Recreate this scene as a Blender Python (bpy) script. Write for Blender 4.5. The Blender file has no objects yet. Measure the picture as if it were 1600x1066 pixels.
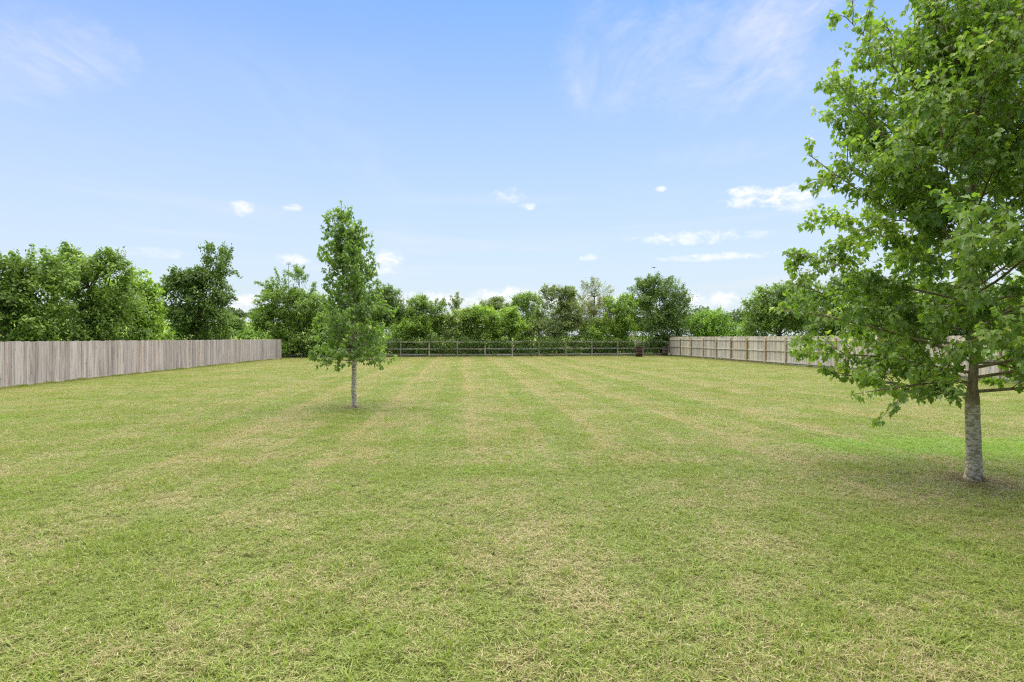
import bpy, math, random
import numpy as np
from mathutils import Vector, Matrix, Euler

# ------------------------------------------------------------------ camera, sky, sun, exposure
S = bpy.context.scene
F, HZ, CX, H = 850.0, 528.0, 800.0, 1.88      # focal length (px of a 1600 px wide picture), horizon row, centre, eye height
cam = bpy.data.cameras.new('camera')
cam.sensor_width = 36.0
cam.lens = 36.0 * F / 1600.0
cam.shift_y = (HZ - 533.0) / 1600.0
cam.clip_start, cam.clip_end = 0.05, 8000
co = bpy.data.objects.new('camera', cam)
S.collection.objects.link(co)
co.location = (0, 0, H)
co.rotation_euler = (math.radians(90), 0, 0)
S.camera = co

SUN_EL, SUN_AZ = math.radians(70), math.radians(82)     # azimuth measured from +X (right of the yard) towards +Y
sd = Vector((math.cos(SUN_EL) * math.cos(SUN_AZ), math.cos(SUN_EL) * math.sin(SUN_AZ), math.sin(SUN_EL)))
sun = bpy.data.lights.new('sun', 'SUN')
sun.energy, sun.angle, sun.color = 4.3, math.radians(105), (1.0, 0.945, 0.83)
so = bpy.data.objects.new('sun', sun)
S.collection.objects.link(so)
so.rotation_euler = sd.to_track_quat('Z', 'Y').to_euler()
so.location = (30, 0, 60)

S.view_settings.view_transform = 'Standard'
S.view_settings.look = 'None'
S.view_settings.exposure = 1.7
S.view_settings.gamma = 1.0
S.render.engine = 'CYCLES'
S.cycles.max_bounces = 10
S.cycles.diffuse_bounces = 6
S.cycles.transmission_bounces = 8
S.cycles.transparent_max_bounces = 10
S.cycles.use_denoising = False
S.cycles.denoiser = 'OPENIMAGEDENOISE'
S.cycles.denoising_input_passes = 'RGB_ALBEDO_NORMAL'
S.cycles.denoising_prefilter = 'ACCURATE'
S.cycles.filter_width = 1.25
S.cycles.use_adaptive_sampling = True
S.cycles.adaptive_threshold = 0.01
S.cycles.caustics_reflective = False
S.cycles.caustics_refractive = False

SKY = 0.070

# ------------------------------------------------------------------ node helpers
class NT:
    def __init__(s, tree): s.t = tree
    def n(s, kind, **kw):
        nd = s.t.nodes.new(kind)
        for k, v in kw.items(): setattr(nd, k, v)
        return nd
    def put(s, sock, v):
        if isinstance(v, bpy.types.NodeSocket): s.t.links.new(v, sock)
        elif v is not None: sock.default_value = v
    def m(s, op, a, b=None, c=None, clamp=False):
        nd = s.n('ShaderNodeMath', operation=op); nd.use_clamp = clamp
        s.put(nd.inputs[0], a)
        if b is not None: s.put(nd.inputs[1], b)
        if c is not None: s.put(nd.inputs[2], c)
        return nd.outputs[0]
    def v(s, op, a, b=None):
        nd = s.n('ShaderNodeVectorMath', operation=op)
        s.put(nd.inputs[0], a)
        if b is not None: s.put(nd.inputs[1], b)
        return nd.outputs['Value'] if op in ('DOT_PRODUCT', 'LENGTH', 'DISTANCE') else nd.outputs[0]
    def mr(s, x, a, b, c=0.0, d=1.0, smooth=False):
        nd = s.n('ShaderNodeMapRange'); nd.clamp = True
        if smooth: nd.interpolation_type = 'SMOOTHSTEP'
        for i, q in enumerate((x, a, b, c, d)): s.put(nd.inputs[i], q)
        return nd.outputs[0]
    def mix(s, f, a, b, blend='MIX'):
        nd = s.n('ShaderNodeMix', data_type='RGBA', blend_type=blend)
        s.put(nd.inputs[0], f); s.put(nd.inputs[6], a); s.put(nd.inputs[7], b)
        return nd.outputs[2]
    def noise(s, vec, scale, detail=3, rough=0.55, dist=0.0):
        nd = s.n('ShaderNodeTexNoise')
        s.put(nd.inputs['Vector'], vec)
        nd.inputs['Scale'].default_value = scale; nd.inputs['Detail'].default_value = detail
        nd.inputs['Roughness'].default_value = rough; nd.inputs['Distortion'].default_value = dist
        return nd.outputs[0]
    def comb(s, x, y, z):
        nd = s.n('ShaderNodeCombineXYZ')
        for i, q in enumerate((x, y, z)): s.put(nd.inputs[i], q)
        return nd.outputs[0]
    def sep(s, vec):
        nd = s.n('ShaderNodeSeparateXYZ'); s.put(nd.inputs[0], vec); return nd.outputs
    def attr(s, name):
        return s.n('ShaderNodeAttribute', attribute_name=name).outputs['Fac']
    def pos(s): return s.n('ShaderNodeNewGeometry').outputs['Position']
    def obj(s): return s.n('ShaderNodeTexCoord').outputs['Object']
    def rnd(s): return s.n('ShaderNodeObjectInfo').outputs['Random']

def rgb(r, g, b): return (r, g, b, 1.0)

def material(name):
    m = bpy.data.materials.new(name); m.use_nodes = True
    t = m.node_tree
    for n_ in list(t.nodes): t.nodes.remove(n_)
    N = NT(t)
    out = N.n('ShaderNodeOutputMaterial')
    return m, N, out

def principled(N, out, col, rough=0.8, bump=None, bump_d=0.01, spec=0.3, metal=0.0):
    p = N.n('ShaderNodeBsdfPrincipled')
    N.put(p.inputs['Base Color'], col); N.put(p.inputs['Roughness'], rough)
    p.inputs['Specular IOR Level'].default_value = spec
    N.put(p.inputs['Metallic'], metal)
    if bump is not None:
        b = N.n('ShaderNodeBump'); b.inputs['Strength'].default_value = 0.7; b.inputs['Distance'].default_value = bump_d
        N.put(b.inputs['Height'], bump); N.t.links.new(b.outputs[0], p.inputs['Normal'])
    N.t.links.new(p.outputs[0], out.inputs[0])
    return p

# ------------------------------------------------------------------ sky with thin and low clouds
W = bpy.data.worlds.new('World'); S.world = W; W.use_nodes = True
t = W.node_tree
for n_ in list(t.nodes): t.nodes.remove(n_)
N = NT(t)
sky = N.n('ShaderNodeTexSky', sky_type='NISHITA')
sky.sun_disc = False
sky.sun_elevation = SUN_EL
sky.sun_rotation = math.atan2(sd.x, sd.y)
sky.air_density, sky.dust_density, sky.ozone_density, sky.altitude = 1.0, 0.6, 2.0, 50
D = N.v('NORMALIZE', N.n('ShaderNodeTexCoord').outputs['Generated'])
dx, dy, dz = N.sep(D)
el = N.m('ARCSINE', dz)                                   # radians above the horizon
az = N.m('ARCTAN2', dx, dy)
# (a) high cirrus, on a plane far above: streaky noise, everywhere in the sky
zc = N.m('MAXIMUM', dz, 0.03)
pl = N.comb(N.m('DIVIDE', dx, zc), N.m('DIVIDE', dy, zc), 0.0)
rot = N.n('ShaderNodeMapping'); rot.inputs['Rotation'].default_value = (0, 0, 0.5); rot.inputs['Scale'].default_value = (1.0, 0.42, 1.0)
N.put(rot.inputs['Vector'], pl)
big = N.noise(rot.outputs[0], 0.62, 4, 0.5, 0.3)
fine = N.noise(rot.outputs[0], 3.2, 6, 0.62, 0.9)
cir = N.m('MULTIPLY', N.mr(big, 0.52, 0.80, 0, .45, True), N.mr(fine, 0.36, 0.72, 0, 1))
WISPS = [(1150, 80, 220, 95, 1.0), (950, 95, 90, 90, .7), (95, 75, 150, 60, .9), (30, 110, 120, 60, .6), (1120, 240, 120, 22, .35)]
# (b) pale veil thickening towards the horizon, in long flat streaks
st = N.noise(N.comb(N.m('MULTIPLY', az, 1.6), N.m('MULTIPLY', el, 26.0), 3.0), 1.0, 4, 0.55, 0.2)
veil = N.m('MULTIPLY', N.mr(st, 0.50, 0.74, 0, 1, True), N.mr(el, 0.03, 0.30, 0.55, 0.0))
# (c) small and low cumulus: soft-edged masses at their own bearings and heights, with broken edges
wob = N.m('SUBTRACT', N.noise(N.comb(N.m('MULTIPLY', az, 34.0), N.m('MULTIPLY', el, 60.0), 0.0), 1.0, 8, 0.68, .4), 0.5)
def bearing(px, py): return math.atan2(px - CX, F), math.atan((HZ - py) / math.hypot(F, px - CX))
CLOUDS = [  # px, py, half width, half height, opacity
 (1212, 309, 72, 14, .95), (1160, 301, 30, 9, .9), (1250, 322, 42, 9, .6), (380, 325, 17, 11, .85), (366, 318, 9, 5, .6), (456, 323, 14, 6, .8),
 (824, 323, 13, 5, .85), (1034, 295, 9, 5, .85), (797, 306, 26, 10, .45), (922, 403, 14, 5, .7),
 (1090, 371, 95, 10, .75), (1110, 402, 90, 6, .7), (460, 405, 26, 9, .8), (600, 407, 34, 13, .85), (590, 422, 26, 8, .6),
 (385, 470, 42, 11, 1), (360, 480, 30, 14, .9), (640, 467, 26, 11, 1), (690, 468, 36, 12, 1), (800, 462, 62, 11, 1), (775, 470, 55, 9, .9),
 (850, 466, 45, 12, .9), (1085, 466, 32, 9, .95), (1128, 467, 30, 11, .95), (1105, 474, 60, 8, .7), (540, 470, 60, 12, .9), (930, 470, 50, 9, .8), (230, 395, 60, 8, .35)]
cum = None
for (px, py, hw, hh, op) in CLOUDS:
    a0, e0 = bearing(px, py)
    k = math.cos(a0)
    qa = N.m('DIVIDE', N.m('SUBTRACT', az, a0), hw / F * k * k)
    qe = N.m('DIVIDE', N.m('SUBTRACT', el, e0), hh / F * k)
    q = N.m('ADD', N.m('MULTIPLY', qa, qa), N.m('MULTIPLY', qe, qe))
    q = N.m('ADD', q, N.m('MULTIPLY', wob, 6.5))
    f = N.mr(q, 1.5, -0.9, 0, op, True)
    cum = f if cum is None else N.m('MAXIMUM', cum, f)
# low cumulus elsewhere round the horizon (out of the frame)
ring = N.noise(N.comb(N.m('MULTIPLY', az, 7.0), N.m('MULTIPLY', el, 22.0), 7.0), 1.0, 5, 0.6)
rf = N.m('MULTIPLY', N.mr(ring, 0.56, 0.66, 0, .9, True), N.m('MULTIPLY', N.mr(el, 0.01, 0.04), N.mr(el, 0.28, 0.12)))
cum = N.m('MAXIMUM', cum, N.m('MULTIPLY', rf, N.mr(N.m('ABSOLUTE', az), 0.80, 0.95)))
base = N.mix(1.0, sky.outputs[0], rgb(.42, .665, .95), 'MULTIPLY')
haze = N.mr(el, 0.0, .64, 1.0, 0.0)      # summer haze, whiter towards the horizon all the way round
base = N.mix(N.m('MULTIPLY', haze, .97), base, rgb(3.42, 3.72, 3.82))
for (px, py, hw, hh, op) in WISPS:
    a0, e0 = bearing(px, py); k = math.cos(a0)
    qa = N.m('DIVIDE', N.m('SUBTRACT', az, a0), hw / F * k * k); qe = N.m('DIVIDE', N.m('SUBTRACT', el, e0), hh / F * k)
    q = N.m('ADD', N.m('ADD', N.m('MULTIPLY', qa, qa), N.m('MULTIPLY', qe, qe)), N.m('MULTIPLY', wob, 1.5))
    cir = N.m('MAXIMUM', cir, N.m('MULTIPLY', N.mr(q, 1.2, -.2, 0, op, True), N.mr(fine, .34, .70, .0, 1.3)))
white = rgb(4.0, 4.05, 4.1)
c = N.mix(N.m('MULTIPLY', cir, 0.52, clamp=True), base, white)
c = N.mix(veil, c, white)
c = N.mix(cum, c, rgb(4.9, 4.85, 4.8))
bg = N.n('ShaderNodeBackground'); bg.inputs['Strength'].default_value = SKY
t.links.new(c, bg.inputs[0])
wo = N.n('ShaderNodeOutputWorld'); t.links.new(bg.outputs[0], wo.inputs[0])

# ------------------------------------------------------------------ geometry helpers
RNG = np.random.default_rng(11)
def gp(px, py):
    "point of the ground that shows at a pixel"
    Y = F * H / (py - HZ)
    return Vector(((px - CX) / F * Y, Y, 0))
def xat(px, Y): return (px - CX) / F * Y
def zat(py, Y): return H + (HZ - py) / F * Y

def link(o, parent=None):
    S.collection.objects.link(o)
    if parent is not None: o.parent = parent
    return o
def empty(name, loc, rz=0.0):
    o = bpy.data.objects.new(name, None); o.location = loc; o.rotation_euler = (0, 0, rz)
    o.empty_display_size = 0.2
    return link(o)
def tag(o, label=None, cat=None, group=None, kind=None):
    if label: o['label'] = label
    if cat: o['category'] = cat
    if group: o['group'] = group
    if kind: o['kind'] = kind
    return o

def np_mesh(name, verts, polys, mat, attrs=None, smooth=False):
    """polys: list of (m,k) int arrays; attrs: name -> per-vertex floats"""
    me = bpy.data.meshes.new(name)
    verts = np.asarray(verts, np.float32)
    idx = np.concatenate([p.reshape(-1) for p in polys]) if polys else np.zeros(0, np.int32)
    tot = np.concatenate([np.full(len(p), p.shape[1], np.int32) for p in polys]) if polys else np.zeros(0, np.int32)
    start = np.concatenate([[0], np.cumsum(tot)[:-1]]).astype(np.int32) if len(tot) else tot
    me.vertices.add(len(verts)); me.vertices.foreach_set('co', verts.reshape(-1))
    if len(tot):
        me.loops.add(len(idx)); me.loops.foreach_set('vertex_index', idx.astype(np.int32))
        me.polygons.add(len(tot)); me.polygons.foreach_set('loop_start', start); me.polygons.foreach_set('loop_total', tot)
        me.polygons.foreach_set('use_smooth', np.full(len(tot), bool(smooth)))
    me.update(calc_edges=True)
    for k, a in (attrs or {}).items():
        at = me.attributes.new(k, 'FLOAT', 'POINT'); at.data.foreach_set('value', np.asarray(a, np.float32))
    if mat is not None: me.materials.append(mat)
    return me
def obj(name, me, parent=None, loc=None):
    o = bpy.data.objects.new(name, me)
    if loc is not None: o.location = loc
    return link(o, parent)

class Tubes:
    "collects tapered tubes along polylines"
    def __init__(s): s.v, s.q, s.n = [], [], 0
    def add(s, pts, rad, sides=6, cap=True):
        P = np.asarray(pts, float); R = np.asarray(rad, float); n = len(P)
        T = np.gradient(P, axis=0); T /= np.linalg.norm(T, axis=1)[:, None] + 1e-9
        ref = np.array([0.31, 0.95, 0.05]) if abs(T[:, 2]).mean() > 0.6 else np.array([0.05, 0.1, 1.0])
        U = np.cross(T, ref); U /= np.linalg.norm(U, axis=1)[:, None] + 1e-9
        Wv = np.cross(T, U)
        a = np.arange(sides) * 2 * math.pi / sides
        ring = P[:, None, :] + R[:, None, None] * (np.cos(a)[None, :, None] * U[:, None, :] + np.sin(a)[None, :, None] * Wv[:, None, :])
        s.v.append(ring.reshape(-1, 3))
        i = np.arange(n - 1)[:, None] * sides; j = np.arange(sides)[None, :]; k = (j + 1) % sides
        q = np.stack([i + j, i + k, i + sides + k, i + sides + j], -1).reshape(-1, 4) + s.n
        s.q.append(q); s.n += n * sides
    def mesh(s, name, mat): return np_mesh(name, np.concatenate(s.v), [np.concatenate(s.q)], mat, smooth=True)

def unit(a): return a / (np.linalg.norm(a, axis=-1, keepdims=True) + 1e-9)

# right half outlines of leaves (x across, y along), mirrored about the midrib
MAPLE = np.array([(0, 0), (.17, -.05), (.30, .13), (.50, .20), (.40, .38), (.54, .64), (.27, .58), (.17, .80), (0, 1.05)])
OVAL = np.array([(0, 0), (.26, .30), (.22, .68), (0, 1.0)])
def leaf_arrays(P, V, Nn, size, half, fold=0.22, droop=0.25):
    k = len(half)
    V = unit(V); U = unit(np.cross(V, Nn)); Nn = np.cross(U, V)
    right = np.stack([half[:, 0], half[:, 1], -droop * half[:, 1] ** 2 * 0.5 + fold * half[:, 0]], 1)
    left = right.copy(); left[:, 0] *= -1
    tpl = np.concatenate([right, left])                                    # 2k verts
    M = len(P)
    sz = np.asarray(size)[:, None, None]
    vv = P[:, None, :] + sz * (tpl[None, :, 0:1] * U[:, None, :] + tpl[None, :, 1:2] * V[:, None, :] + tpl[None, :, 2:3] * Nn[:, None, :])
    b = (np.arange(M) * 2 * k)[:, None]
    polys = np.concatenate([b + np.arange(k)[None, :], b + k + np.arange(k)[None, ::-1]])
    return vv.reshape(-1, 3), polys, 2 * k

# ------------------------------------------------------------------ materials
def leaf_material(name, dark, light, tip=None, tipamt=0.0, trans=0.35, rough=0.45, spec=0.35):
    m, N, out = material(name)
    lr = N.m('FRACT', N.m('ADD', N.attr('lr'), N.rnd()))
    cr = N.attr('cr')
    f = N.m('ADD', N.m('MULTIPLY', lr, 0.42), N.m('MULTIPLY', cr, 0.58))
    col = N.mix(f, dark, light)
    if tip: col = N.mix(N.mr(N.m('ADD', lr, N.m('MULTIPLY', cr, .5)), 1.5 - tipamt, 1.5, 0, 1), col, tip)
    p = N.n('ShaderNodeBsdfPrincipled')
    N.put(p.inputs['Base Color'], col); p.inputs['Roughness'].default_value = rough; p.inputs['Specular IOR Level'].default_value = spec
    tr = N.n('ShaderNodeBsdfTranslucent')
    N.put(tr.inputs[0], N.mix(1.0, col, rgb(1.10, 1.22, 0.60), 'MULTIPLY'))
    mx = N.n('ShaderNodeMixShader'); mx.inputs[0].default_value = trans
    N.t.links.new(p.outputs[0], mx.inputs[1]); N.t.links.new(tr.outputs[0], mx.inputs[2]); N.t.links.new(mx.outputs[0], out.inputs[0])
    return m
M_MAPLE = leaf_material('maple_leaf', rgb(0.099, 0.183, 0.028), rgb(0.252, 0.363, 0.063), rgb(0.428, 0.461, 0.093), 0.20, trans=.50, rough=.36, spec=.55)
M_MAPLE2 = leaf_material('young_maple_leaf', rgb(0.085, 0.160, 0.029), rgb(0.213, 0.322, 0.066), rgb(0.285, 0.376, 0.083), 0.15, trans=.48, rough=.40, spec=.5)
LEAF = {
 'mid':    leaf_material('hedge_leaf_mid', rgb(0.060, 0.114, 0.018), rgb(0.263, 0.380, 0.061), trans=.33),
 'light':  leaf_material('hedge_leaf_light', rgb(0.086, 0.157, 0.019), rgb(0.360, 0.510, 0.067), trans=.38),
 'pale':   leaf_material('hedge_leaf_pale', rgb(0.107, 0.164, 0.038), rgb(0.404, 0.501, 0.114), trans=.33),
 'dark':   leaf_material('hedge_leaf_dark', rgb(0.040, 0.083, 0.015), rgb(0.186, 0.279, 0.049), trans=.32),
 'grey':   leaf_material('hedge_leaf_grey_green', rgb(0.071, 0.107, 0.032), rgb(0.283, 0.344, 0.106), trans=.33),
 'olive':  leaf_material('hedge_leaf_olive', rgb(0.083, 0.107, 0.027), rgb(0.319, 0.333, 0.088), trans=.33),
 'bright': leaf_material('hedge_leaf_bright', rgb(0.076, 0.149, 0.018), rgb(0.293, 0.456, 0.063), trans=.33),
 'far':    leaf_material('far_leaf', rgb(0.052, 0.086, 0.032), rgb(0.115, 0.167, 0.057), trans=.25),
}
def bark_material(name, a, b, lichen=None):
    m, N, out = material(name)
    P = N.obj()
    mp = N.n('ShaderNodeMapping'); mp.inputs['Scale'].default_value = (14, 14, 4); N.put(mp.inputs['Vector'], P)
    n1 = N.noise(mp.outputs[0], 1.0, 5, .65)
    col = N.mix(N.mr(n1, .35, .68), a, b)
    h = n1
    if lichen:
        x, y, z = N.sep(P)
        m2 = N.n('ShaderNodeMapping'); m2.inputs['Scale'].default_value = (13, 13, 30); N.put(m2.inputs['Vector'], P)
        n2 = N.noise(m2.outputs[0], 1.0, 5, .62, .4)
        n3 = N.noise(P, 26.0, 4, .6)
        low = N.mr(N.m('ADD', z, N.m('MULTIPLY', n3, .06)), lichen + .06, lichen, 0, 1)
        patch = N.m('MULTIPLY', N.mr(N.m('ADD', n2, N.m('MULTIPLY', n3, .25)), .57, .67), low)
        col = N.mix(N.m('MULTIPLY', low, .55), col, rgb(.32, .275, .18))
        col = N.mix(N.m('MULTIPLY', patch, .6), col, rgb(.66, .60, .48))
        dirt = N.m('MULTIPLY', N.mr(z, .20, .04), N.mr(N.noise(P, 12.0, 3, .6), .42, .6))
        col = N.mix(dirt, col, rgb(.10, .055, .03))
        h = N.m('ADD', n1, N.m('MULTIPLY', n2, .7))
    principled(N, out, col, .9, h, .012, .15)
    return m
M_BARK = bark_material('maple_bark', rgb(0.155, 0.121, 0.070), rgb(0.270, 0.223, 0.142), lichen=1.02)
M_BARK2 = bark_material('young_maple_bark', rgb(0.150, 0.135, 0.098), rgb(0.330, 0.300, 0.225), lichen=1.25)
M_TWIG = bark_material('hedge_bark', rgb(.050, .040, .028), rgb(.13, .11, .08))

# lawn colour: which share of the sward is dry straw, how lush it is; driven by place on the ground
AX = Vector((-80 / F, 1, 0)).normalized(); AV = Vector((AX.y, -AX.x, 0))
g = bpy.data.node_groups.new('lawn_patches', 'ShaderNodeTree')
g.interface.new_socket('straw', in_out='OUTPUT', socket_type='NodeSocketFloat')
g.interface.new_socket('lush', in_out='OUTPUT', socket_type='NodeSocketFloat')
g.interface.new_socket('soil', in_out='OUTPUT', socket_type='NodeSocketFloat')
N = NT(g); go = N.n('NodeGroupOutput')
P = N.pos(); px_, py_, pz_ = N.sep(P)
P2 = N.comb(px_, py_, 0.0)
s_ = N.v('DOT_PRODUCT', P2, tuple(AV)); a_ = N.v('DOT_PRODUCT', P2, tuple(AX))
n_big = N.noise(P2, .33, 3, .55)
n_mid = N.noise(P2, 1.5, 4, .6, .3)
n_sml = N.noise(P2, 7.0, 3, .6)
sw = N.m('ADD', s_, N.m('MULTIPLY', N.m('SUBTRACT', N.noise(N.comb(N.m('MULTIPLY', s_, .3), N.m('MULTIPLY', a_, .12), 0.0), 1.0, 2), .5), .9))
wave = N.m('SINE', N.m('MULTIPLY', sw, 2 * math.pi / 1.15))
lines = N.mr(wave, .45, 1.0, 0, 1, True)                                     # narrow rows of dry clippings left by the mower
lanes = N.m('SINE', N.m('MULTIPLY', sw, 2 * math.pi / 2.3))
mowed = N.m('MULTIPLY', N.mr(N.m('ABSOLUTE', N.m('SUBTRACT', s_, 2.0)), 12.0, 7.0), N.mr(a_, 5.0, 11.0, .25, 1))
band = N.mr(N.m('ABSOLUTE', N.m('SUBTRACT', N.m('ADD', py_, N.m('MULTIPLY', N.m('SUBTRACT', n_mid, .5), 1.0)), 7.55)), .55, .15, 0, 1, True)
band = N.m('MULTIPLY', band, N.mr(N.m('ABSOLUTE', N.m('ADD', px_, .6)), 4.6, 2.6))
st = N.m('ADD', .215, N.m('MULTIPLY', N.m('SUBTRACT', n_big, .5), 1.2))
st = N.m('ADD', st, N.m('MULTIPLY', N.m('SUBTRACT', n_mid, .5), 1.6))
st = N.m('ADD', st, N.m('MULTIPLY', N.m('SUBTRACT', n_sml, .5), .9))
st = N.m('ADD', st, N.m('MULTIPLY', N.m('MULTIPLY', lines, mowed), .23))
st = N.m('ADD', st, N.m('MULTIPLY', N.m('MULTIPLY', lanes, mowed), .17))
st = N.m('ADD', st, N.mr(a_, 12.0, 45.0, 0.0, .16))
st = N.m('SUBTRACT', st, N.m('MULTIPLY', band, .34))
LC = gp(1500, 700)
lx = N.m('DIVIDE', N.m('SUBTRACT', px_, LC.x), 3.4); ly = N.m('DIVIDE', N.m('SUBTRACT', py_, LC.y), 1.0)
ld = N.m('ADD', N.m('ADD', N.m('MULTIPLY', lx, lx), N.m('MULTIPLY', ly, ly)), N.m('MULTIPLY', N.m('SUBTRACT', n_mid, .5), 2.2))
lush = N.m('MULTIPLY', N.mr(ld, 1.3, .15, 0, 1, True), N.mr(n_sml, .3, .6, .35, .95))
st = N.m('SUBTRACT', st, N.m('MULTIPLY', lush, .40), clamp=True)
lush = N.m('ADD', lush, N.m('MULTIPLY', N.mr(N.noise(P2, .9, 4, .65, .5), .56, .72), .55), clamp=True)
soil = None
for (bx, by), br in (((1522, 752), .62), ((554, 638), .42)):
    q = gp(bx, by)
    d_ = N.v('DISTANCE', P2, (q.x - .06, q.y - .06, 0))
    f = N.mr(N.m('ADD', d_, N.m('MULTIPLY', N.m('SUBTRACT', n_sml, .5), .5)), br, br * .35, 0, 1, True)
    soil = f if soil is None else N.m('MAXIMUM', soil, f)
soil = N.m('MAXIMUM', soil, N.m('MULTIPLY', N.mr(N.noise(P2, 3.1, 4, .7), .655, .74), .8))
g.links.new(st, go.inputs['straw']); g.links.new(lush, go.inputs['lush']); g.links.new(soil, go.inputs['soil'])

def lawn_group(N):
    nd = N.n('ShaderNodeGroup'); nd.node_tree = g
    return nd.outputs['straw'], nd.outputs['lush'], nd.outputs['soil']
GREEN_A, GREEN_B, GREEN_L = rgb(.125, .180, .024), rgb(.240, .288, .052), rgb(.190, .330, .024)
STRAW_A, STRAW_B = rgb(.270, .225, .105), rgb(.410, .355, .180)
m, N, out = material('grass_blade')
straw, lush, soil = lawn_group(N)
br = N.attr('br'); bh = N.attr('bh')
green = N.mix(N.m('FRACT', N.m('MULTIPLY', br, 7.31)), GREEN_A, GREEN_B)
green = N.mix(N.m('MULTIPLY', lush, .85), green, GREEN_L)
dry = N.mix(N.m('FRACT', N.m('MULTIPLY', br, 13.7)), STRAW_A, STRAW_B)
dry = N.mix(N.m('MULTIPLY', soil, .7), dry, rgb(.15, .095, .055))
isdry = N.mr(N.m('SUBTRACT', N.m('ADD', straw, N.m('MULTIPLY', soil, .7)), br), -.05, .07)
isdry = N.m('MAXIMUM', isdry, N.m('MULTIPLY', N.mr(bh, .25, 0.0), .5))
col = N.mix(isdry, green, dry)
p = N.n('ShaderNodeBsdfPrincipled'); N.put(p.inputs['Base Color'], col); p.inputs['Roughness'].default_value = .55; p.inputs['Specular IOR Level'].default_value = .25
tr = N.n('ShaderNodeBsdfTranslucent'); N.put(tr.inputs[0], N.mix(1.0, col, rgb(1.1, 1.15, .7), 'MULTIPLY'))
mx = N.n('ShaderNodeMixShader'); mx.inputs[0].default_value = .35
N.t.links.new(p.outputs[0], mx.inputs[1]); N.t.links.new(tr.outputs[0], mx.inputs[2]); N.t.links.new(mx.outputs[0], out.inputs[0])
M_GRASS = m
m, N, out = material('lawn_thatch')
straw, lush, soil = lawn_group(N)
n1 = N.noise(N.pos(), 60.0, 4, .7)
col = N.mix(straw, rgb(.060, .072, .020), rgb(.150, .120, .060))
col = N.mix(N.m('MULTIPLY', lush, .6), col, rgb(.08, .14, .018))
col = N.mix(soil, col, rgb(.115, .080, .050))
col = N.mix(N.mr(n1, .35, .7, .0, .55), col, rgb(.05, .045, .022))
principled(N, out, col, .95, n1, .02, .05)
M_LAWN = m
m, N, out = material('meadow')
P = N.pos()
n1 = N.noise(P, .04, 4, .6); n2 = N.noise(P, 1.2, 4, .7)
col = N.mix(N.mr(n1, .35, .65), rgb(.115, .190, .030), rgb(.20, .25, .062))
col = N.mix(N.mr(n2, .4, .75, 0, .5), col, rgb(.085, .125, .025))
principled(N, out, col, .95, n2, .3, .05)
M_MEADOW = m

def wood_material(name, a, b, streak, post=False, green=0.0):
    m, N, out = material(name)
    P = N.obj(); x, y, z = N.sep(P); r = N.rnd()
    off = N.v('ADD', P, N.comb(N.m('MULTIPLY', r, 37.0), N.m('MULTIPLY', r, 91.0), N.m('MULTIPLY', r, 53.0)))
    mp = N.n('ShaderNodeMapping'); mp.inputs['Scale'].default_value = (34, 34, 1.6); N.put(mp.inputs['Vector'], off)
    grain = N.noise(mp.outputs[0], 1.0, 5, .7, .3)
    m2 = N.n('ShaderNodeMapping'); m2.inputs['Scale'].default_value = (11, 11, .8); N.put(m2.inputs['Vector'], off)
    broad = N.noise(m2.outputs[0], 1.0, 3, .5, .5)
    col = N.mix(N.mr(grain, .3, .7), a, b)
    col = N.mix(N.mr(broad, .48, .66, 0, .7), col, streak)
    mv = N.n('ShaderNodeMapping'); mv.inputs['Scale'].default_value = (7.5, 7.5, 2.6); N.put(mv.inputs['Vector'], off)
    vo = N.n('ShaderNodeTexVoronoi'); vo.inputs['Scale'].default_value = 1.0; N.put(vo.inputs['Vector'], mv.outputs[0])
    knot = N.mr(N.m('ADD', vo.outputs['Distance'], N.m('MULTIPLY', grain, .12)), .215, .14)
    col = N.mix(N.m('MULTIPLY', knot, .75), col, rgb(.075, .055, .045))
    col = N.mix(N.m('MULTIPLY', N.mr(z, .16, .02), .45), col, rgb(.50, .48, .43))           # bleached, string-trimmed foot of the board
    if green: col = N.mix(N.m('MULTIPLY', N.mr(N.noise(off, 5.0, 3, .6), .50, .7), green), col, rgb(.17, .17, .09))
    hsv = N.n('ShaderNodeHueSaturation'); N.put(hsv.inputs['Value'], N.mr(N.m('FRACT', N.m('MULTIPLY', r, 17.3)), 0, 1, .72, 1.16)); N.put(hsv.inputs['Color'], col)
    N.put(hsv.inputs['Saturation'], N.mr(N.m('FRACT', N.m('MULTIPLY', r, 5.7)), 0, 1, .65, 1.3))
    principled(N, out, hsv.outputs[0], .88, grain, .004, .15)
    return m
M_PICKET = wood_material('weathered_picket', rgb(0.267, 0.230, 0.206), rgb(0.378, 0.336, 0.310), rgb(0.163, 0.140, 0.125))
M_PICKET_R = wood_material('weathered_picket_back', rgb(.40, .355, .275), rgb(.54, .495, .40), rgb(.31, .27, .205), green=.28)
M_POST = wood_material('fence_post_wood', rgb(.38, .28, .155), rgb(.52, .405, .25), rgb(.26, .19, .11), green=.3)
M_RAIL = wood_material('rail_wood', rgb(.37, .325, .225), rgb(.50, .445, .32), rgb(.28, .24, .165), green=.35)

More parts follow.
